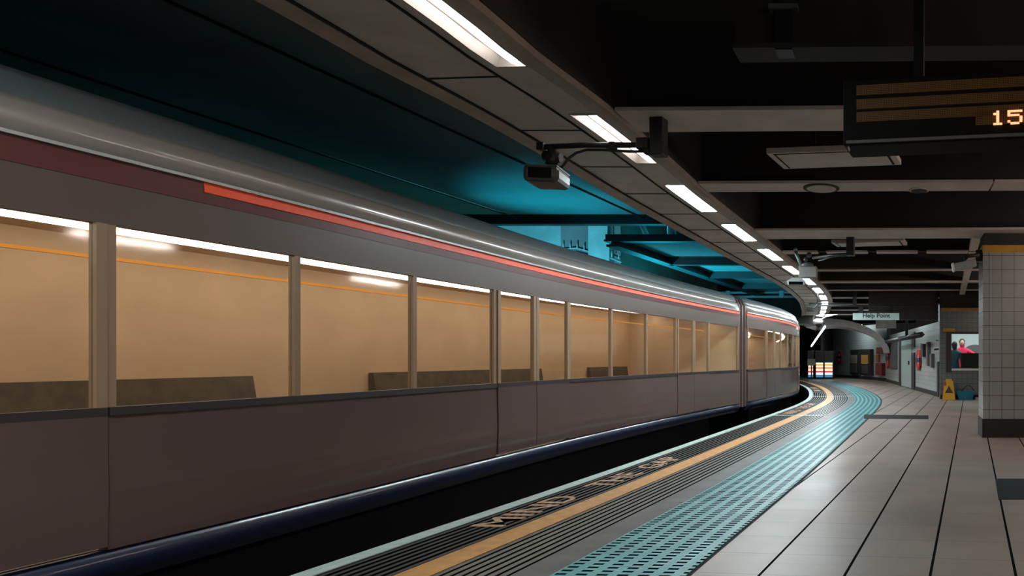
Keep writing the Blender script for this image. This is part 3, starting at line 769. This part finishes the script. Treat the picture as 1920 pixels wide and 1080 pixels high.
# grey box and hooded camera on the second bracket
d = 12.2
t = thing('security_camera', q(1595, 440)); 
kid(MB().box((-.06, -.06, -.36), (.06, .06, .02), Matrix.Translation(P(1595, 437, 10.9)), .006).build('post', M_black), t)
kid(MB().tube([P(1597, 477, 10.9), P(1560, 479, 11.4), q(1525, 483)], .03, 8).tube([P(1590, 477, 10.9), P(1552, 484, 11.3), P(1535, 489, 12)], .012, 6).build('arm', M_black), t)
kid(MB().tube([q(1491, 468), q(1494, 478), q(1499, 490), q(1503, 500)], .03, 8).ellip(q(1491.5, 468), (.035, .035, .035)).build('hook_pipe', mat('bright pipe', sr(150, 165, 165), .35, .4)), t)
kid(MB().box((-.16, -.1, -.095), (.15, .1, .1), Matrix.Translation(q(1516, 511)) @ Matrix.Rotation(YAW, 4, 'Z'), .012).build('box', mat('grey plastic', sr(140, 138, 136), .5)), t)
kid(MB().ellip(q(1514, 498), (.11, .08, .06)).ellip(q(1511, 487), (.035, .035, .045)).ellip(q(1517, 478), (.05, .04, .05)).build('knuckle', mat('grey joint', sr(84, 92, 92), .4)), t)
kid(MB().box((-.006, -.012, -.006), (.012, .0, .006), Matrix.Translation(q(1511, 511, 12.08)) @ Matrix.Rotation(YAW, 4, 'Z')).build('red_mark', mat('red mark', sr(200, 40, 40), .5)), t)
Mh = Matrix.Translation(q(1494, 530, 12.0)) @ Matrix.Rotation(YAW + .1, 4, 'Z')
hs = kid(MB().prism([(-.15, -.05), (.13, -.05), (.15, .02), (.09, .07), (-.07, .075), (-.17, .01)], -.12, .16, Mh).build('camera_housing', mat('camera pale', sr(150, 156, 154), .4)), t)
o = MB().box((-.13, -.13, -.045), (.11, -.118, .005), Mh, .004).build('front_glass', MATS['lens glass']); o.parent = hs
tag(t, 'hooded camera under a square grey box with a red mark, beside the sixth tube light', 'security camera')

# camera fixed to the pillar
d = 10.3
t = thing('security_camera', q(1840, 480))
kid(MB().box((-.07, -.05, -.09), (.07, .05, .09), Matrix.Translation(P(1838, 480, 10.6)), .01).build('wall_mount', M_black), t)
kid(MB().tube([q(1836, 478), q(1815, 480), q(1808, 486)], .03, 8).build('arm', M_black), t)
Mh = Matrix.Translation(q(1810, 497)) @ Matrix.Rotation(YAW, 4, 'Z') @ Matrix.Rotation(math.radians(-12), 4, 'Y')
kid(MB().box((-.17, -.06, -.055), (.16, .06, .055), Mh, .012).build('camera_housing', mat('camera pale', sr(150, 156, 154), .4)), t)
kid(MB().box((-.2, -.075, -.06), (-.17, .075, .065), Mh, .006).build('front_shroud', M_trough), t)
tag(t, 'pale box-shaped security camera on a black arm left of the tiled pillar', 'security camera')

# small camera and dome on the third bracket, over the bend
d = 19.5
t = thing('security_camera', q(1518, 580))
kid(MB().tube([q(1600, 568), q(1517, 569)], .02, 6).tube([q(1533, 570), q(1527, 578), q(1520, 583)], .02, 6).build('arm', M_black), t)
kid(MB().box((-.13, -.1, -.06), (.06, .1, .06), Matrix.Translation(q(1522, 580)), .01).build('camera_housing', M_black), t)
kid(MB().tube([q(1533, 571), P(1533, 541, 19.5)], .02, 6).build('hanger', M_black), t)
tag(t, 'small black security camera on a thin arm at the bend of the ceiling channel', 'security camera')
d = 22
t = thing('dome_camera', q(1534, 605))
kid(MB().ellip(q(1534, 603), (.17, .15, .1)).build('dome_mount', M_trough), t)
kid(MB().ellip(q(1535, 608), (.1, .1, .1)).build('dome', M_black), t)
kid(MB().tube([q(1526, 607), q(1548, 594), q(1562, 591)], .025, 6).tube([q(1530, 592), q(1570, 590)], .02, 6).build('bracket', M_trough), t)
tag(t, 'white dome camera on a pale bracket below the far end of the ceiling channel', 'security camera')

# flat ceiling panels
def cpanel(pts, z, label):
    w4 = []
    for px, py in pts:
        dd = F * (z - H) / (PY - py); w4.append(W((px - PX) / F * dd, dd, z))
    c = sum(w4, Vector()) / 4; t = thing('ceiling_panel', c)
    def sl(sc, z0, z1, nm, m):
        lo = [Vector((c.x + (v.x - c.x) * sc, c.y + (v.y - c.y) * sc, z0)) for v in w4]; hi = [Vector((v.x, v.y, z1)) for v in lo]
        mb = MB(); mb.face(lo); mb.face(hi[::-1])
        for i in range(4): mb.face([lo[i], hi[i], hi[(i + 1) % 4], lo[(i + 1) % 4]])
        return kid(mb.build(nm, m), t)
    sl(1, z, z + .05, 'frame', M_flange); sl(.9, z - .004, z + .01, 'joint', M_gap); sl(.86, z - .008, z + .01, 'face_plate', M_flange)
    for s_ in (-1, 1):
        o = MB().tube([c + Vector((.2 * s_, 0, .05)), Vector((c.x + .2 * s_, c.y, 3.76))], .012, 6).build('hanger', M_black); kid(o, t)
    tag(t, label, 'ceiling panel')
cpanel([(1437, 288), (1672, 279), (1690, 309), (1470, 317)], 3.1, 'framed pale ceiling panel hung near the departure board')
cpanel([(1558, 455), (1694, 451), (1701, 460), (1570, 463)], 3.1, 'smaller framed pale ceiling panel hung farther back, behind the black post')
def disc(px, py, rx, label, m):
    dd = F * (ZC - H) / (PY - py); c = W((px - PX) / F * dd, dd, ZC); r = rx / F * dd
    t = thing('ceiling_speaker', c)
    kid(MB().tube([c + Vector((0, 0, -.012)), c + Vector((0, 0, .0))], r, 28).build('rim', m), t)
    kid(MB().tube([c + Vector((0, 0, -.018)), c + Vector((0, 0, -.010))], r * .8, 28).build('grille', M_beam if m is M_flange else M_flange), t)
    tag(t, label, 'ceiling speaker')
disc(1540, 352, 34, 'round grille let into the pale beam above the camera bracket', M_beam)
disc(1723, 356, 19, 'small round disc on the pale beam nearer the pillar', M_flange)
# bracket near the top edge
t = thing('ceiling_bracket', P(1467, 10, 4.0))
kid(cbox('plate', (1440 - PX) / F * 4, (1495 - PX) / F * 4, 4, 4.15, zof(14, 4), zof(6, 4), mat('grey bracket', sr(96, 104, 104), .4, .4)), t)
kid(cbox('drop', (1452 - PX) / F * 4, (1484 - PX) / F * 4, 4.02, 4.14, zof(90, 4), zof(12, 4), M_black), t)
kid(cbox('stem', (1455 - PX) / F * 4, (1470 - PX) / F * 4, 4.05, 4.12, zof(6, 4), 3.76, M_black), t)
tag(t, 'dark metal bracket with a bright plate under the ceiling at the top edge', 'bracket')
# long slanted tray on the far wall
t = thing('cable_tray', P(1695, 634, 24))
kid(MB().tube([P(1662, 641, 30), P(1729, 627, 20.9)], .085, 4).build('tray', M_black), t)
kid(MB().tube([P(1700, 632, 24), Vector(P(1700, 632, 24).xy.to_tuple() + (3.7,))], .06, 6).build('hanger', M_black), t)
tag(t, 'long slanting black tray hung in front of the angled tiled wall', 'cable tray')
# pipes with fittings across the far end of the canopy
t = thing('overhead_pipe', P(1410, 550, 28))
for y in (548, 556): kid(MB().tube([P(1322, y + 1, 27.8), P(1492, y, 27.8)], .05, 8).build('pipe', M_teal), t)
for px in (1366, 1415, 1466): kid(MB().box((-.09, -.09, -.14), (.09, .09, .12), Matrix.Translation(P(px, 551, 27.8)), .01).build('clamp', M_teal), t)
kid(MB().box((-.02, -.02, 0), (.02, .02, 1.0), Matrix.Translation(P(1415, 549, 27.8))).build('hanger', M_steel), t)
tag(t, 'pair of teal-lit pipes with clamps crossing the far end of the canopy', 'pipe')
# ragged cable run on top of the well wall
t = thing('cable_run', P(1110, 480, 19.78)); pts = [P(1050, 468, 19.78), P(1080, 465, 19.78), P(1110, 473, 19.78), P(1140, 482, 19.78), P(1165, 492, 19.78)]
kid(MB().tube(pts, .022, 6).tube([p_ + Vector((0, 0, -.12)) for p_ in pts], .018, 6).build('cable', M_teal), t)
mb = MB()
for i in range(9):
    p_ = P(1056 + i * 13, 466 + max(0, i - 2) * 3.2, 19.75); kid(MB().tube([p_, p_ + Vector((0, 0, .18))], .018, 5).build('clip', M_teal), t)
tag(t, 'cable run with upright clips in front of the teal-lit wall above the train roof', 'cable')

# ================================================================ FLOOR THINGS
d = 20.3; xa, xb = (1767 - PX) / F * d, (1790 - PX) / F * d; c = W((xa + xb) / 2, d - .1)
M_ws = mat('wet sign yellow', sr(214, 160, 44), .45)
t = thing('wet_floor_sign', c, YAW); wd = (xb - xa) / 2
def leaf(sgn):
    mb = MB(); n = 2
    pr = [(-wd, 0), (wd, 0), (wd * .68, .56), (-wd * .68, .56)]
    Ml = Matrix.Translation((0, -.17 * sgn, 0)) @ Matrix.Rotation(-sgn * .28, 4, 'X')
    mb.prism(pr, -.012, .012, Ml); return mb, Ml
for s_ in (1, -1):
    mb, Ml = leaf(s_); o = mb.build('panel', M_ws, t)
    if s_ == 1:
        MB().prism([(-.12, .2), (.12, .2), (0, .42)], -.02, -.012, Ml).build('warning_triangle', mat('sign black', sr(70, 50, 24), .5), o)
        MB().prism([(-wd * .78, .42), (-wd * .5, .42), (-wd * .5, .54), (-wd * .72, .54)], -.02, -.012, Ml).build('red_mark', mat('sign red', sr(196, 40, 44), .4), o)
MB().box((-.09, -.02, .54), (.09, .02, .60), None, .01).build('hinge', M_ws, t)
tag(t, 'yellow folding wet floor sign standing beside the teal bucket', 'wet floor sign')
d = 20.2; xa, xb = (1794 - PX) / F * d, (1826 - PX) / F * d
t = thing('bucket', W((xa + xb) / 2, d), YAW); ww = (xb - xa) / 2; M_bk = mat('teal plastic', sr(24, 112, 130), .4)
mb = MB()
tp = [(-ww, -.16), (ww, -.16), (ww, .16), (-ww, .16)]; bt = [(x * .78, y * .8) for x, y in tp]
T = [Vector((x, y, .25)) for x, y in tp]; B = [Vector((x, y, 0)) for x, y in bt]; I = [Vector((x * .93, y * .88, .25)) for x, y in tp]; IB = [Vector((x * .9, y * .85, .03)) for x, y in bt]
for i in range(4):
    j = (i + 1) % 4; mb.face([B[i], B[j], T[j], T[i]]); mb.face([T[i], T[j], I[j], I[i]]); mb.face([I[i], I[j], IB[j], IB[i]])
mb.face(B[::-1]); mb.face(IB); mb.build('tub', M_bk, t)
MB().tube([(ww * .3 - .18 + .36 * k / 8, -.1, .25 + .17 * math.sin(math.pi * k / 8)) for k in range(9)], .013, 6).build('handle', M_black, t)
tag(t, 'low teal bucket with a black loop handle by the kiosk wall', 'bucket')
t = thing('floor_bar', W(1.95 + .6, 20.3)); kid(cbox('bar', 2.16, 2.9, 20.25, 20.38, .0, .06, M_trough), t); tag(t, 'pale low bar on the floor between the bucket and the pillar', 'bar')

# MIND THE GAP along the edge, read from the platform
M_let = mat('worn lettering', sr(200, 160, 130), .6, noise=.5, nscale=30)
for i, s0 in enumerate((4.5, 14.6, 25)):
    wd_ = [('MIND', 0), ('THE', 1.4), ('GAP', 2.5)]
    t = thing('platform_lettering', E.pt(s0 + 1.5, .33, 0))
    for word, off in wd_:
        p, dd, n = E.at(s0 + off + .5); pos = E.pt(s0 + off + .5, .34, .0)
        M = Matrix.Translation(pos) @ Matrix(((dd.x, -n.x, 0, 0), (dd.y, -n.y, 0, 0), (0, 0, 1, 0), (0, 0, 0, 1)))
        txt(word, .34, 'word', M_let, M, t, .002, 1.3)
    tag(t, 'worn tan MIND THE GAP lettering on the ribbed edge, %s' % ('nearest to the viewer', 'just past the white cross mark', 'far along at the bend')[i], 'lettering')

# ================================================================ TRAIN
M_low = mat('mauve brown body', sr(92, 72, 68), .3, noise=.15, nscale=.6, coat=.25)
M_mid = mat('tan body pillar', sr(146, 118, 92), .45)
M_up = mat('taupe upper body', sr(84, 68, 60), .42, coat=.1)
M_mar = mat('maroon band', sr(90, 34, 34), .3, coat=.4)
M_cor = mat('painted coral lamp trail', sr(255, 88, 36), .5)  # light trail of a red marker lamp, painted as body colour
M_cant = mat('grey cantrail', sr(150, 142, 136), .3, .15, coat=.5)
M_roof = mat('grey roof', sr(96, 104, 106), .38, .1, noise=.15, nscale=.8)
M_skirt = mat('navy skirt', sr(32, 38, 62), .3, coat=.3)
M_seam = mat('dark seam', sr(46, 34, 36), .5)
M_int = mat('warm interior panel', sr(216, 180, 142), .6, noise=.12, nscale=2)
M_intf = mat('interior floor', sr(90, 76, 66), .6)
M_seat = mat('seat moquette', sr(104, 88, 72), .85, noise=.4, nscale=6)
M_strip = mat('train light strip', (1, 1, 1, 1), .5, emit=(1, .90, .76, 1), es=7.0)
M_rail = mat('orange grab rail', sr(226, 150, 60), .4)
GL = MATS['glass']
SO = -1.05                                  # side plane, metres beyond the platform edge
def car(s0, L, label, coral):
    s1 = s0 + L; c = TC.pt((s0 + s1) / 2, SO - 1.3, -1.0); t = thing('train_car', c); inv = Matrix.Translation(-c)
    def pt(name, prof, m, a, b, par=None, step=.5, sm=False, close=True):
        o = sweep(MB(), TC, prof, a, b, step, close=close, smooth=sm).build(name, m, par or t)
        if not par: o.matrix_parent_inverse = inv
        return o
    doors = [(s0 + f * L - .75, s0 + f * L + .75) for f in (.125, .375, .625, .875)]
    # lower body panels and window pillars between the doors
    spans = []; a = s0 + .05
    for d0, d1 in doors: spans.append((a, d0)); a = d1
    spans.append((a, s1 - .05))
    for a, b in spans:
        pt('lower_panel', [(SO - .05, .2), (SO, .2), (SO + .01, .5), (SO, .9), (SO - .05, .9)], M_low, a, b)
        pt('window_sill', rect(SO - .05, SO + .012, .9, .945), M_seam, a, b)
        nwin = max(1, round((b - a) / 1.15)); wl = (b - a) / nwin
        for i in range(nwin):
            p0, p1 = a + wl * i, a + wl * (i + 1)
            pt('window_pillar', rect(SO - .045, SO, .945, 1.9), M_mid, p1 - .045, p1)
            if i == 0: pt('window_pillar', rect(SO - .045, SO, .945, 1.9), M_mid, p0, p0 + .04)
            pt('window_pane', rect(SO - .03, SO - .022, .945, 1.9), GL, p0 + (.04 if i == 0 else 0), p1 - .045)
    for d0, d1 in doors:
        for a, b in ((d0 + .01, (d0 + d1) / 2 - .005), ((d0 + d1) / 2 + .005, d1 - .01)):
            dr = pt('door', [(SO - .03, .22), (SO + .012, .22), (SO + .018, .5), (SO + .012, .9), (SO - .03, .9)], M_low, a, b)
            pt('door_stile', rect(SO - .03, SO + .012, .9, 1.9), M_mid, a, a + .05, dr); pt('door_stile', rect(SO - .03, SO + .012, .9, 1.9), M_mid, b - .05, b, dr)
            pt('door_rail', rect(SO - .03, SO + .013, .9, .945), M_seam, a, b, dr)
            pt('door_pane', rect(SO - .015, SO - .008, .945, 1.9), GL, a + .05, b - .05, dr)
    # bands above the windows; the coral one paints a red lamp's light trail
    pt('window_head', [(SO - .06, 1.9), (SO, 1.9), (SO - .005, 2.12), (SO - .06, 2.12)], M_up, s0, s1)
    if coral is None or coral <= s0: pt('coral_lamp_trail', [(SO - .06, 2.185), (SO + .004, 2.185), (SO - .003, 2.245), (SO - .06, 2.245)], M_cor, s0, s1); pt('maroon_band', [(SO - .06, 2.12), (SO - .002, 2.12), (SO - .003, 2.185), (SO - .06, 2.185)], M_mar, s0, s1)
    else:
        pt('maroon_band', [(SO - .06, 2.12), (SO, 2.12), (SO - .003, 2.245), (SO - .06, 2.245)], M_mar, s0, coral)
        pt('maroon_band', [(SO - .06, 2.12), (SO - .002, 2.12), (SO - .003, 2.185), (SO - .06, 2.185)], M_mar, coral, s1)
        pt('coral_lamp_trail', [(SO - .06, 2.185), (SO + .004, 2.185), (SO - .003, 2.245), (SO - .06, 2.245)], M_cor, coral, s1)
    pt('gutter', rect(SO - .03, SO + .02, 2.245, 2.262), mat('bright gutter', sr(190, 196, 196), .25, .5), s0, s1)
    pt('cantrail', [(SO - .06, 2.262), (SO - .005, 2.262), (SO - .04, 2.42), (SO - .1, 2.47), (SO - .16, 2.44)], M_cant, s0, s1, None, .5, True)
    rp = []
    for i in range(13):
        a = math.pi * i / 12; rp.append((SO - 1.3 + 1.22 * math.cos(a), 2.45 + .3 * math.sin(a) ** .7))
    rp += [(SO - 2.52, 2.4), (SO - .08, 2.4)]
    pt('roof', rp, M_roof, s0, s1, None, .5, True)
    # far side, floor, ceiling, ends
    pt('far_side', rect(SO - 2.6, SO - 2.55, .2, 2.4), M_int, s0, s1)
    pt('cabin_floor', rect(SO - 2.56, SO - .05, .16, .2), M_intf, s0, s1)
    pt('cabin_ceiling', rect(SO - 2.56, SO - .06, 2.2, 2.24), M_int, s0, s1)
    for e in (s0, s1 - .05): pt('end_wall', rect(SO - 2.56, SO - .04, .2, 2.4), M_int, e, e + .05)
    pt('light_strip', rect(SO - .62, SO - .55, 1.985, 2.01), M_strip, s0 + .2, s1 - .2)
    pt('light_strip', rect(SO - 2.0, SO - 1.9, 2.17, 2.2), M_strip, s0 + .2, s1 - .2)
    pt('strip_housing', rect(SO - .66, SO - .5, 2.01, 2.2), M_int, s0 + .2, s1 - .2)
    pt('grab_rail', rect(SO - .72, SO - .70, 1.80, 1.82), M_rail, s0 + .3, s1 - .3)
    a = s0 + .3
    for d0, d1 in doors + [(s1 - .3, 0)]:
        if d0 - a > .6:
            pt('seat_bench', [(SO - 2.54, .5), (SO - 2.1, .5), (SO - 2.1, .62), (SO - 2.42, .64), (SO - 2.48, 1.02), (SO - 2.54, 1.02)], M_seat, a, d0)
        a = d1
    # below the floor
    pt('skirt', [(SO - .12, .0), (SO - .02, .02), (SO - .0, .12), (SO - .01, .195), (SO - .12, .195)], M_skirt, s0, s1, None, .5, True)
    pt('underframe', rect(SO - 2.3, SO - .3, -.55, .16), M_black, s0 + 1, s1 - 1)
    for f in (.16, .84):
        m_ = s0 + f * L
        bg = pt('bogie', rect(SO - 2.2, SO - .35, -.75, -.35), M_black, m_ - 1.1, m_ + 1.1)
        for w0 in (-.8, .8):
            for oo in (-.45, -2.1):
                pA, dA, nA = TC.at(m_ + w0); ctr = TC.pt(m_ + w0, SO + oo, -.72)
                nn = Vector((nA.x, nA.y, 0)); MBw = MB().tube([ctr - nn * .06, ctr + nn * .06], .4, 24).build('wheel', M_steel, bg)
    tag(t, label, 'train car', 'cars of the train at the platform')
car(-5.0, 20.0, 'near train car with warm lit windows, mauve lower side and painted coral lamp trail starting partway', 3.75)
car(15.5, 18.0, 'second train car curving away round the bend under the teal lit roof', None)
car(34.0, 7.0, 'farthest train car, mostly hidden past the bend', None)
def bell(i_): return [(SO - 2.5 + i_, .1), (SO - i_, .1), (SO - i_, 2.4)] + [(SO - 1.3 + (1.22 - i_) * math.cos(math.pi * j / 10), 2.43 - i_ + .3 * math.sin(math.pi * j / 10) ** .7) for j in range(11)] + [(SO - 2.5 + i_, 2.4)]
for k, s0 in enumerate((15.0, 33.5)):
    c = TC.pt(s0 + .25, SO - 1.3, 0); t = thing('gangway_bellows', c)
    n_ = 5
    for i in range(n_):
        o = sweep(MB(), TC, bell(.06 if i % 2 else .02), s0 + i * .1, s0 + (i + 1) * .1, .2).build('fold', M_low, t); o.matrix_parent_inverse = Matrix.Translation(-c)
    tag(t, 'dark folded gangway between the %s' % ('near and second train cars', 'second and farthest train cars')[k], 'gangway')
# rails
for o0 in (SO - .6, SO - 2.05):
    tag(sweep(MB(), TC, rect(o0, o0 + .07, -1.15, -1.12), -6, SE - 2).build('rail', M_steel), 'steel running rail in the dark track bed, %s' % ('nearer the platform' if o0 > -2 else 'farther from the platform'), 'rail')

# ================================================================ LAMPS BEYOND THE TRAIN
def flood(x, d, z, aim, power, size, label, col=(.01, .56, .76), spread=150):
    t = thing('flood_lamp', W(x, d, z)); v = (aim - W(x, d, z)).normalized(); rot = v.to_track_quat('-Z', 'Y').to_matrix().to_4x4()
    M = Matrix.Translation(W(x, d, z)) @ rot
    kid(MB().box((-size * .6, -size * .35, .02), (size * .6, size * .35, .14), M, .01).build('housing', M_black), t)
    kid(MB().tube([W(x, d, z - .05 if z < 4 else z + .05), W(x, d, -1.15 if z < 4 else 7.0)], .04, 8).build('post', M_black), t)
    ld = D.lights.new('lamp', 'AREA'); ld.shape = 'RECTANGLE'; ld.size = size; ld.size_y = size * .6; ld.energy = power; ld.color = col; ld.spread = math.radians(spread)
    lo = D.objects.new('lamp', ld); COL.objects.link(lo); lo.matrix_world = M; lo.parent = t; lo.matrix_parent_inverse = Matrix.Translation(t.location).inverted()
    tag(t, label, 'flood lamp')
flood(-8.0, 12.4, 1.3, W(-5.2, 11.8, 3.9), TEAL_W * .11, .5, 'teal flood lamp on a post behind the near train car, aimed at the soffit', spread=64)
flood(-8.6, 15.5, 1.6, W(-10, 20, 4.2), TEAL_W * .9, .6, 'teal flood lamp on a post aimed at the wall of the light well', (.14, .56, .74))
flood(-7.4, 20.5, 1.5, W(-4.5, 21, 3.9), TEAL_W * .9, .5, 'teal flood lamp on a post aimed at the canopy beyond the well')
flood(-8.6, 18.5, 5.6, W(-5.5, 12, 2.4), TEAL_W * 3.5, .5, 'unseen teal flood lamp added high in the light well to tint the train roof', (.10, .56, .74))  # extra lamp, out of view, added to turn the train roof teal
def tubelamp(a, b, label, es=40):
    t = thing('tube_lamp', (a + b) / 2)
    kid(MB().tube([a, b], .035, 8).build('tube', mat('hidden tube', (1, 1, 1, 1), .5, emit=(.84, .97, 1, 1), es=es)), t)
    kid(MB().tube([a + Vector((0, 0, .07)), b + Vector((0, 0, .07))], .05, 4).build('housing', M_steel), t)
    m_ = (a + b) / 2; kid(MB().tube([m_ + Vector((0, 0, .1)), Vector((m_.x, m_.y, 3.76))], .012, 6).build('hanger', M_steel), t)
    tag(t, label, 'ceiling light')
tubelamp(W(-.6, 24.5, 2.9), W(.6, 24.5, 2.9), 'unseen tube light added behind the dark bulkhead to light the angled wall')  # this and the next tube are added to light the angled wall
tubelamp(W(-1.6, 30, 3.0), W(-.6, 29, 3.0), 'tube light added above the pale door to light the angled wall')
tubelamp(W(-3.6, 40, 3.05), W(-2.2, 38.6, 3.05), 'tube light hung behind the vault near the end wall')

for k in range(7):  # row added out of view to brighten the near floor and beams
    dd = -3 + 3 * k; a, b = W(3.3, dd, 2.92), W(3.3, dd + 1.4, 2.92); t = thing('fill_tube_light', (a + b) / 2)
    kid(MB().tube([a, b], .035, 8).build('tube', mat('fill tube', (1, 1, 1, 1), .5, emit=(1, .84, .74, 1), es=42), ), t)
    kid(MB().tube([a + Vector((0, 0, .08)), b + Vector((0, 0, .08))], .06, 4).build('housing', M_steel), t)
    m_ = (a + b) / 2; kid(MB().tube([m_ + Vector((0, 0, .1)), Vector((m_.x, m_.y, 3.76))], .015, 6).build('hanger', M_steel), t)
    tag(t, 'tube light added to brighten the right side of the platform, beyond the frame', 'ceiling light', 'fill tube lights added over the right side of the platform')
